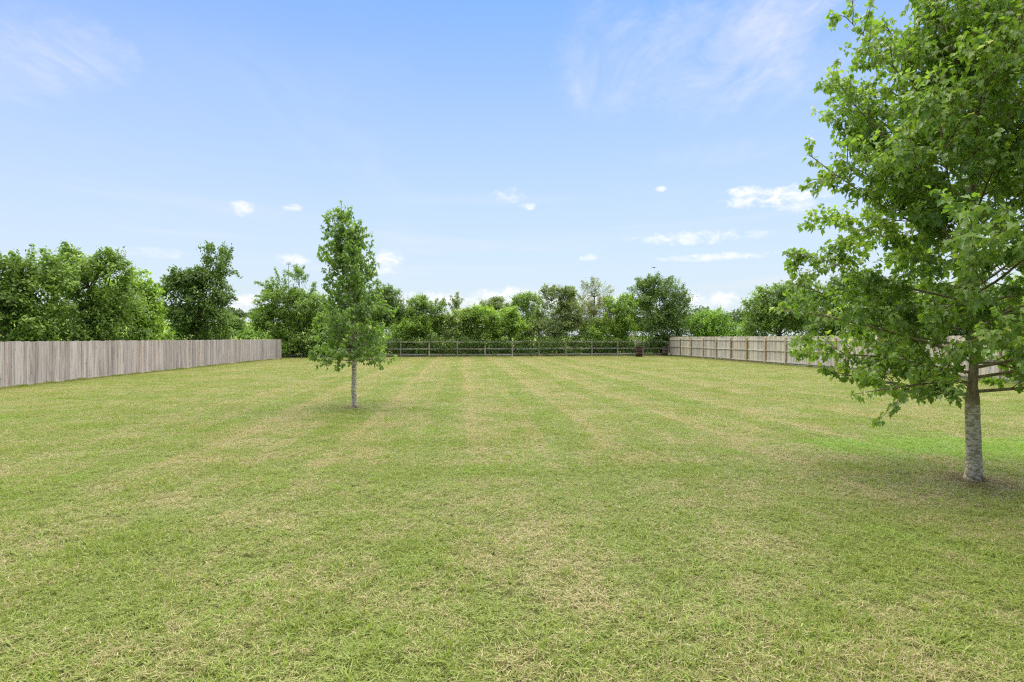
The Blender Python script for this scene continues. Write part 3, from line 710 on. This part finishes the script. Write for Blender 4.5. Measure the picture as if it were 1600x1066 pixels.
hedge_tree('hedge_tree', 'big leafy mid green tree standing behind the right board fence', T, 47, [(1214, 476, 34, 24), (1195, 492, 34, 28), (1236, 466, 26, 20), (1252, 490, 28, 30), (1212, 510, 46, 18), (1226, 456, 24, 11), (1180, 505, 18, 16), (1195, 460, 9, 10, .7)], 'mid', [(1215, 456, 1213, 444), (1230, 452, 1232, 443), (1195, 465, 1191, 448), (1185, 475, 1172, 468), (1245, 455, 1247, 444)], seed=26, group=RT, size=.16)
hedge_tree('hedge_tree', 'dark shaded tree seen through the near maple leaves at its left', T, 44, [(1292, 488, 32, 36), (1330, 478, 30, 42), (1310, 512, 50, 18), (1322, 448, 20, 18)], 'dark', [(1320, 440, 1318, 425)], seed=27, group=RT)
hedge_tree('hedge_tree', 'dull green tree hidden behind the near maple crown left of its trunk', T, 40, [(1395, 478, 45, 42), (1380, 510, 50, 20), (1430, 495, 36, 32)], 'grey', [], seed=28, group=RT)
hedge_tree('hedge_tree', 'dark green tree hidden behind the near maple trunk beyond the board fence', T, 37, [(1520, 485, 50, 42), (1480, 508, 45, 24), (1570, 500, 50, 32)], 'dark', [], seed=29, group=RT)

hedge_tree('hedge_bush', 'leafy bush spilling over the rails at the corner beside the left board fence', B, 51.2, [(456, 545, 14, 11), (482, 548, 14, 9), (452, 528, 12, 14), (474, 532, 14, 14), (498, 536, 12, 12)], 'mid', [], seed=30, group='bushes in front of the rail fence')

# rank growth tangled behind (and through) the rail fence
r = np.random.default_rng(77)
Pc, Vc, Nc, Sc, Cc = [], [], [], [], []
L = (BB - BA).length
for i in range(5200):
    u_ = r.uniform(-.01, 1.03)
    off = r.uniform(.2, 3.2) if r.uniform() < (.84 if u_ > .22 else .72) else r.uniform(-.16, .15)
    hmax = .45 + 2.3 * (.5 + .3 * math.sin(u_ * 41 + 2 * math.sin(u_ * 17)) + .2 * math.sin(u_ * 113 + 3)) ** 1.4
    c_ = BA + bd * (u_ * L) + Vector((-bd.y, bd.x, 0)) * off
    zc_ = r.uniform(.05, hmax) if off > .2 else 1.75 * (r.uniform() ** .45)
    m_ = 13
    Pc.append(np.array([c_.x, c_.y, zc_]) + r.normal(0, 1, (m_, 3)) * [.17, .12, .15])
    Nc.append(unit(np.array([0, -.5, .6]) + r.normal(0, .6, (m_, 3)))); Vc.append(unit(r.normal(0, .8, (m_, 3)) + [0, -.2, -.2]))
    Sc.append(.12 * r.uniform(.6, 1.4, m_)); Cc.append(np.full(m_, r.uniform(0, .8)))
Pc, Vc, Nc, Sc, Cc = map(np.concatenate, (Pc, Vc, Nc, Sc, Cc))
Pc[:, 2] = np.maximum(Pc[:, 2], .06)
vv, polys, k2 = leaf_arrays(Pc, Vc, Nc, Sc, OVAL, .3, .3)
tag(obj('undergrowth', np_mesh('undergrowth', vv, [polys], LEAF['dark'], {'lr': np.repeat(r.uniform(0, 1, len(Pc)), k2), 'cr': np.repeat(Cc, k2)}, smooth=True)), 'dark tangled undergrowth and creepers behind the rail fence', 'undergrowth', kind='stuff')

# the far wood along the skyline
Pc, Nc, Sc, Cc = [], [], [], []
for i in range(260):
    a0 = r.uniform(-.78, .80); Y = r.uniform(250, 330)
    x = math.tan(a0) * Y; z0 = hill(x, Y); hh = r.uniform(8, 13) * (0.75 if a0 < -.3 else 1.0) * (1.15 if .25 < a0 < .55 else .8); rr = r.uniform(4, 7)
    m_ = 300
    u_ = unit(r.normal(0, 1, (m_, 3))); u_[:, 2] = np.abs(u_[:, 2]) * 1.0 - .25 * r.uniform(0, 1, m_)
    c_ = np.array([x, Y, z0 + hh * .55]); k = r.uniform(.8, 1.05, m_)[:, None] * (1 + .18 * np.sin(u_ @ r.normal(0, 5, 3)))[:, None]
    Pc.append(c_ + u_ * k * [rr, rr, hh * .5]); Nc.append(unit(u_ + r.normal(0, .5, (m_, 3)))); Sc.append(r.uniform(.7, 1.5, m_)); Cc.append(r.uniform(0, 1, m_) * .5 + r.uniform(0, .5))
Pc, Nc, Sc, Cc = map(np.concatenate, (Pc, Nc, Sc, Cc))
vv, polys, k2 = leaf_arrays(Pc, unit(r.normal(0, 1, Pc.shape)), Nc, Sc, OVAL * [1.6, 1], .3, .3)
tag(obj('far_wood', np_mesh('far_wood', vv, [polys], LEAF['far'], {'lr': np.repeat(r.uniform(0, 1, len(Pc)), k2), 'cr': np.repeat(Cc, k2)}, smooth=True)), 'distant hazy wood along the skyline beyond the field', 'wood', kind='stuff')

# ------------------------------------------------------------------ the two lawn maples
def maple(name, label, base, Ht, env, leaf_mat, bark, trunk_pts, first, n_prim, lsize, seed, dens=1.0, lean=0.0, n_single=0, sec_gap=.20, twig_gap=.11, el0=8, el1=58, leafgap=.055, rough=.16, rk=(.85, 1.08), fexp=.95):
    r = np.random.default_rng(seed)
    ez, er = np.array(env).T[:2]
    radius = lambda z_: np.interp(z_, ez, er)
    e = tag(empty(name, base), label, 'tree', 'young maples planted on the lawn')
    tz = np.array([q[2] for q in trunk_pts]); tp = np.array([q[:3] for q in trunk_pts]); trd = np.array([q[3] for q in trunk_pts])
    zz = np.concatenate([[0, .03, .08, .16], np.arange(.3, Ht - .15, .16), [Ht - .1]])
    cxy = np.stack([np.interp(zz, tz, tp[:, 0]), np.interp(zz, tz, tp[:, 1]), zz], 1)
    cxy[:, :2] += (np.cumsum(r.normal(0, .006, (len(zz), 2)), 0)) * (zz[:, None] > .3)
    rad = np.interp(zz, tz, trd)
    tb = Tubes(); tb.add(cxy, rad, 14)
    tm = tb.mesh('trunk', bark)
    obj('trunk', tm, e)
    at = lambda z_: np.array([np.interp(z_, zz, cxy[:, 0]), np.interp(z_, zz, cxy[:, 1]), z_])
    P, V, Nn, SZ, CR = [], [], [], [], []
    def path(A, d, L_, n_, up, wig):
        pts = [np.array(A)]; d = d / np.linalg.norm(d)
        for i in range(n_):
            d = d + np.array([0, 0, up / n_]) + r.normal(0, wig, 3); d /= np.linalg.norm(d)
            pts.append(pts[-1] + d * L_ / n_)
        return np.array(pts)
    def along(pa, q):
        f_ = q * (len(pa) - 1); i0 = min(int(f_), len(pa) - 2); w = f_ - i0
        return pa[i0] * (1 - w) + pa[i0 + 1] * w, unit(pa[i0 + 1] - pa[i0])
    def lump(p, c):
        th = math.atan2(p[1] - c[1], p[0] - c[0])
        return 1 + rough * (math.sin(3 * th + 4.1 * p[2] + seed) * .6 + math.sin(5 * th - 7.3 * p[2]) * .4)
    def inside(p):
        c = at(min(p[2], Ht)); return math.hypot(p[0] - c[0], p[1] - c[1]) < radius(p[2]) * 1.04 * lump(p, c) and ez[0] - .15 < p[2] < Ht + .1
    def put_leaves(pa, L_, crv):
        k = max(2, int(L_ / leafgap * dens))
        for j in range(k):
            q = (j + .3 + .6 * r.uniform()) / k
            C, d = along(pa, q)
            sidev = unit(np.cross(d, unit(r.normal(0, 1, 3))))
            for sg in (1, -1):
                if r.uniform() < .12: continue
                s2 = sidev * sg
                pet = unit(s2 * .9 + d * .6 + np.array([0, 0, .1])) * lsize * r.uniform(.3, .7)
                P.append(C + pet + np.array([0, 0, -.25 * lsize]))
                V.append(unit(s2 * .55 + d * .35 + np.array([0, 0, -.75]) + r.normal(0, .28, 3)))
                Nn.append(unit(s2 * .45 + d * .2 + np.array([0, 0, .75]) + r.normal(0, .38, 3)))
                SZ.append(lsize * r.uniform(.5, 1.3)); CR.append(crv)
        C, d = along(pa, 1.0)
        for j in range(4):
            P.append(C + r.normal(0, .02, 3)); V.append(unit(d * .5 + r.normal(0, .5, 3) + [0, 0, -.35])); Nn.append(unit(np.array([0, 0, .7]) + r.normal(0, .45, 3)))
            SZ.append(lsize * r.uniform(.4, .95)); CR.append(min(1, crv + .25))
    for i in range(n_prim):
        f_ = ((i + .5) / n_prim) ** fexp
        z0 = first + (Ht - .35 - first) * f_
        az_ = i * 2.39996 + r.normal(0, .25) + seed
        el_ = math.radians(el0 + (el1 - el0) * min(1, f_ * 1.7) + r.normal(0, 5))
        A = at(z0)
        zt = min(Ht - .1, z0 + radius(min(z0 + .6, Ht - .2)) * math.tan(el_))
        reach = max(.18, radius(zt) * r.uniform(*rk))
        L_ = min(reach / math.cos(el_), (Ht - z0) * 1.05)
        d = np.array([math.cos(az_) * math.cos(el_), math.sin(az_) * math.cos(el_), math.sin(el_)])
        bt = Tubes()
        r0 = min(.45 * np.interp(z0, tz, trd), .008 + .012 * L_)
        pa = path(A, d, L_, 9, r.uniform(-.05, .35) if f_ > .12 else -.12, .045)
        bt.add(pa, np.linspace(r0, .005, len(pa)), 6)
        put_leaves(pa[4:], L_ * .5, r.uniform(0, 1))
        ns = max(2, int(L_ / sec_gap))
        for s_i in range(ns):
            q = .14 + .86 * (s_i + r.uniform()) / ns
            C, dd = along(pa, min(q, .99))
            l2 = (.25 + .62 * (1 - q)) * min(1.0, L_ / 1.4) * r.uniform(.7, 1.25)
            sv = unit(np.cross(dd, unit(r.normal(0, 1, 3) * [.6, .6, 1])))
            pb = path(C, unit(dd * .75 + sv * .8 + np.array([0, 0, .12])), l2, 5, r.uniform(-.25, .35), .07)
            if not inside(pb[-1]) and r.uniform() < .8:
                l2 *= .5; pb = path(C, unit(dd * .7 + sv * .5 + np.array([0, 0, .2])), l2, 4, .2, .06)
                if not inside(pb[-1]) and r.uniform() < .75: continue
            bt.add(pb, np.linspace(.0075, .003, len(pb)), 4)
            crv = r.uniform(0, 1)
            put_leaves(pb[1:], l2 * .8, crv)
            nt = max(1, int(l2 / twig_gap))
            for t_i in range(nt):
                C2, d2 = along(pb, .15 + .8 * (t_i + r.uniform()) / nt)
                l3 = r.uniform(.10, .26)
                pc = path(C2, unit(d2 * .6 + unit(r.normal(0, 1, 3)) * .8), l3, 3, -.1, .06)
                if not inside(pc[-1]): continue
                bt.add(pc, np.linspace(.0035, .0018, len(pc)), 3)
                put_leaves(pc, l3, min(1, max(0, crv + r.normal(0, .2))))
        obj('branch', bt.mesh('branch', bark), e)
    P, V, Nn, SZ, CR = (np.array(a_) for a_ in (P, V, Nn, SZ, CR))
    print(name, 'leaves', len(P))
    # the leaves nearest the eye are objects of their own, the rest of the crown is one mass
    Wp = P + np.array(base)
    inframe = (Wp[:, 1] > 1) & (np.abs(Wp[:, 0] / Wp[:, 1]) < 790 / F) & ((Wp[:, 2] - H) / Wp[:, 1] < 515 / F)
    app = np.where(inframe, SZ / np.linalg.norm(Wp - [0, 0, H], axis=1), 0)
    order = np.argsort(-app); single = order[:n_single]; rest = np.ones(len(P), bool); rest[single] = False
    vv, polys, k2 = leaf_arrays(P[rest], V[rest], Nn[rest], SZ[rest], MAPLE, .28, .55)
    crown = obj('crown', np_mesh('crown', vv, [polys], leaf_mat, {'lr': np.repeat(r.uniform(0, 1, rest.sum()), k2), 'cr': np.repeat(CR[rest], k2)}, smooth=True), e)
    crown['kind'] = 'stuff'
    if n_single:
        z1 = np.zeros((1, 3))
        lv_, lp_, k_ = leaf_arrays(z1, np.array([[0, 1., 0]]), np.array([[0, 0, 1.]]), np.array([1.0]), MAPLE, .28, .55)
        lm = np_mesh('leaf', lv_, [lp_], leaf_mat, {'lr': np.zeros(k_), 'cr': np.full(k_, .55)}, smooth=True)
        for j in single:
            v_ = unit(V[j]); u_ = unit(np.cross(v_, Nn[j])); n_ = np.cross(u_, v_)
            o = obj('leaf', lm, crown)
            mt = Matrix([[u_[0], v_[0], n_[0], 0], [u_[1], v_[1], n_[1], 0], [u_[2], v_[2], n_[2], 0], [0, 0, 0, 1]])
            o.matrix_local = Matrix.Translation(Vector(P[j])) @ mt @ Matrix.Scale(float(SZ[j]), 4)
    return e

maple('maple_tree', 'large leafy maple with pale lichen-banded trunk at the right of the lawn', gp(1522, 752), 8.6,
      [(1.05, .8), (1.25, 1.4), (1.6, 2.05), (2.1, 2.30), (2.7, 2.40), (3.3, 2.38), (4.3, 2.2), (5.2, 1.95), (6.3, 1.7), (7.3, 1.25), (8.2, .55), (8.6, .1)],
      M_MAPLE, M_BARK, [(0, 0, 0, .128), (0, 0, .06, .102), (0, 0, .2, .088), (-.015, 0, .8, .079), (-.03, 0, 1.06, .083), (-.025, 0, 1.18, .056), (-.005, 0, 1.6, .049), (-.03, .02, 2.3, .042), (.03, .03, 3.5, .033), (-.02, .0, 5, .025), (.05, 0, 7, .018), (.05, 0, 8.6, .006)],
      1.10, 88, .074, 3, n_single=290, sec_gap=.150, leafgap=.047, rough=.13, fexp=1.12)
maple('maple_tree', 'young narrow maple with a whitish trunk standing alone mid-lawn', gp(554, 638), 5.5,
      [(1.1, .65), (1.35, 1.12), (1.8, 1.18), (2.3, 1.05), (2.9, .85), (3.5, .80), (4.1, .80), (4.6, .62), (5.1, .45), (5.5, .10)],
      M_MAPLE2, M_BARK2, [(0, 0, 0, .105), (0, 0, .05, .082), (0, 0, .3, .070), (.015, 0, 1.15, .062), (.03, 0, 1.35, .045), (.0, 0, 2.2, .036), (-.1, 0, 3.5, .024), (-.25, 0, 4.7, .013), (-.36, 0, 5.5, .004)],
      1.22, 60, .080, 8, dens=1.0, sec_gap=.16, twig_gap=.13, el0=10, el1=62, rough=.27, rk=(.82, 1.12), fexp=1.2)

# ------------------------------------------------------------------ small things
def lathe(name, prof, mat, seg=28, dent=0.0, seed=0):
    r = np.random.default_rng(seed)
    a = np.arange(seg) * 2 * math.pi / seg
    v = np.array([[(q + (dent * math.sin(3 * t_ + z_ * 5) if dent else 0)) * math.cos(t_), (q + (dent * math.sin(3 * t_ + z_ * 5) if dent else 0)) * math.sin(t_), z_] for q, z_ in prof for t_ in a])
    n = len(prof)
    q = np.array([(i * seg + j, i * seg + (j + 1) % seg, (i + 1) * seg + (j + 1) % seg, (i + 1) * seg + j) for i in range(n - 1) for j in range(seg)])
    return np_mesh(name, v, [q], mat, smooth=True)
def rust_material(name, a, b, c_):
    m, N, out = material(name)
    P = N.obj(); n1 = N.noise(P, 6.0, 5, .7); n2 = N.noise(P, 22.0, 4, .7)
    col = N.mix(N.mr(n1, .4, .62), a, b); col = N.mix(N.mr(n2, .55, .72, 0, .7), col, c_)
    principled(N, out, col, .85, n2, .006, .2, .25)
    return m
M_RUST = rust_material('rusty_steel', rgb(.030, .022, .024), rgb(.105, .058, .036), rgb(.16, .10, .06))
M_RUST2 = rust_material('dull_brown_steel', rgb(.060, .046, .036), rgb(.105, .080, .055), rgb(.15, .13, .07))
M_DEAD = bark_material('dead_wood', rgb(.30, .26, .19), rgb(.46, .42, .33))
def drum(name, label, loc, rad, h, mat, tilt=(0, 0, 0)):
    e = tag(empty(name, loc), label, 'drum'); e.rotation_euler = tilt
    pr = [(rad * .96, .0), (rad, .015), (rad, h * .31), (rad * 1.03, h * .325), (rad * 1.03, h * .345), (rad, h * .36), (rad, h * .63), (rad * 1.03, h * .645), (rad * 1.03, h * .665), (rad, h * .68), (rad, h - .02)]
    pi = [(rad - .012, h - .02), (rad - .012, .05), (0.01, .05)]
    obj('body', lathe('body', pr, mat, dent=.008), e)
    obj('inner_wall', lathe('inner_wall', pi, mat), e)
    obj('rim', lathe('rim', [(rad - .014, h - .022), (rad - .014, h + .014), (rad + .018, h + .014), (rad + .02, h - .012), (rad + .002, h - .024)], mat), e)
    return e
DP = gp(998.5, 558.2)
drum('burn_drum', 'rusty open burn drum with a dead branch in it before the rail fence', DP, .33, .98, M_RUST)
drum('old_drum', 'dull brown drum leaning in the shade at the end of the right board fence', (xat(1038, 55.9), 55.9, .03), .30, .95, M_RUST2, (0.02, math.radians(7), 0))
tb = Tubes(); r = np.random.default_rng(4)
A = np.array([DP.x - .05, DP.y, .10]); Bp = np.array([xat(986.5, DP.y), DP.y - .05, zat(521, DP.y)])
tb.add([A, A * .6 + Bp * .4 + [.03, 0, 0], A * .2 + Bp * .8, Bp], [.042, .036, .030, .022], 7)
for i in range(46):
    q = r.uniform(.45, .95); C = A * (1 - q) + Bp * q + [r.uniform(0, .45) * (1 - q) * 1.6, r.normal(0, .05), 0]
    d = unit(np.array([r.normal(.1, .5), r.normal(0, .3), r.uniform(.2, 1)])); l_ = r.uniform(.2, .5)
    tb.add([C, C + d * l_ * .5 + r.normal(0, .03, 3), C + d * l_ + r.normal(0, .05, 3)], [.009, .006, .003], 4)
tb.v = [q - np.array(DP) for q in tb.v]
tag(obj('dead_branch', tb.mesh('dead_branch', M_DEAD), None, DP), 'pale dead branch with dry twigs sticking out of the rusty drum', 'branch')

# bird over the hedgerow
m, N, out = material('dark_feathers'); principled(N, out, N.mix(N.noise(N.obj(), 14.0), rgb(.018, .018, .02), rgb(.05, .048, .045)), .7); M_BIRD = m
tb = Tubes()
tb.add([(0, -.20, .01), (0, -.16, .02), (0, -.05, .02), (0, .06, .01), (0, .14, 0), (0, .17, 0)], [.004, .028, .062, .055, .025, .01], 10)
bv = np.concatenate(tb.v); bq = np.concatenate(tb.q); n0 = len(bv)
wing = [(.04, -.09, .03), (.18, -.11, .075), (.36, -.05, .045), (.44, .02, .02), (.30, .05, .045), (.16, .06, .06), (.04, .06, .03)]
ex_v, ex_f = [], []
for sg in (1, -1):
    for dz_ in (0.0, -.008): ex_v += [(sg * a_, b_, c_ + dz_) for a_, b_, c_ in wing]
    q0 = n0 + (0 if sg == 1 else 14)
    ex_f += [[q0 + i for i in range(7)], [q0 + 7 + i for i in range(6, -1, -1)]]
tail = [(-.03, .12, 0), (.03, .12, 0), (.06, .28, 0), (0, .25, 0), (-.06, .28, 0)]
ex_v += tail
me = np_mesh('bird', np.concatenate([bv, np.array(ex_v)]), [bq, np.array(ex_f), np.array([[n0 + 28 + i for i in range(5)]])], M_BIRD)
bo = tag(obj('bird', me, None, (xat(1021.5, 78), 78, zat(418.5, 78))), 'small dark bird gliding in the sky above the tall dark corner tree', 'bird')
bo.rotation_euler = (math.radians(22), math.radians(-12), math.radians(25)); bo.scale = (1.3, 1.3, 1.3)

# slim mast far behind the corner bush
m, N, out = material('galvanised_steel'); principled(N, out, N.mix(N.noise(N.obj(), 3.0), rgb(.22, .23, .25), rgb(.34, .35, .37)), .5, metal=.4); M_STEEL = m
Y = 185.0; mx_ = xat(451, Y); zg = hill(mx_, Y); zt = zat(412, Y) - zg
e = tag(empty('radio_mast', (mx_, Y, zg)), 'slim grey radio mast with short antennas rising far behind the corner bush', 'mast')
tb = Tubes(); tb.add([(0, 0, -.1), (0, 0, zt * .5), (0, 0, zt)], [.16, .13, .10], 10); obj('pole', tb.mesh('pole', M_STEEL), e)
tb = Tubes(); tb.add([(-.75, 0, zt - .2), (.75, 0, zt - .2)], [.06, .06], 6); obj('crossarm', tb.mesh('crossarm', M_STEEL), e)
am = box_mesh('antenna', .16, .12, .9, M_STEEL, .02)
for x_, z_ in ((-.7, -.45), (-.25, -.3), (.3, -.35), (.72, -.5)): obj('antenna', am, e, (x_, .1, zt + z_))

# far low building with a pale roof, glimpsed through the bushes
m, N, out = material('pale_roof_sheet'); principled(N, out, N.mix(N.noise(N.obj(), 1.5, 4), rgb(.62, .62, .60), rgb(.78, .78, .76)), .5); M_ROOF = m
m, N, out = material('shed_wall_paint'); principled(N, out, N.mix(N.noise(N.obj(), 2.0, 4), rgb(.42, .40, .36), rgb(.55, .53, .48)), .8); M_WALL = m
Y = 128.0; hx = xat(728, Y); hz = hill(hx, Y); top = zat(506.5, Y) - hz
e = tag(empty('far_shed', (hx, Y, hz)), 'low far building with a pale roof glimpsed through the pale bushes', 'building')
obj('wall', box_mesh('wall', 8.0, 6.0, top - 1.1, M_WALL, .02), e)
rv = np.array([(-4.4, -3.5, top - 1.15), (4.4, -3.5, top - 1.15), (4.4, 0, top), (-4.4, 0, top), (4.4, 3.5, top - 1.15), (-4.4, 3.5, top - 1.15)])
rv = np.concatenate([rv, rv - [0, 0, .12]])
obj('roof', np_mesh('roof', rv, [np.array([[0, 1, 2, 3], [3, 2, 4, 5], [7, 6, 9, 8], [8, 9, 11, 10], [6, 7, 1, 0], [5, 4, 10, 11]])], M_ROOF), e)
obj('door', box_mesh('door', 1.1, .06, 2.0, M_POST), e, (-1.5, -3.04, 0))
for x_ in (1.2, 2.8): obj('window', box_mesh('window', .9, .06, 1.0, M_STEEL), e, (x_, -3.04, 1.0))
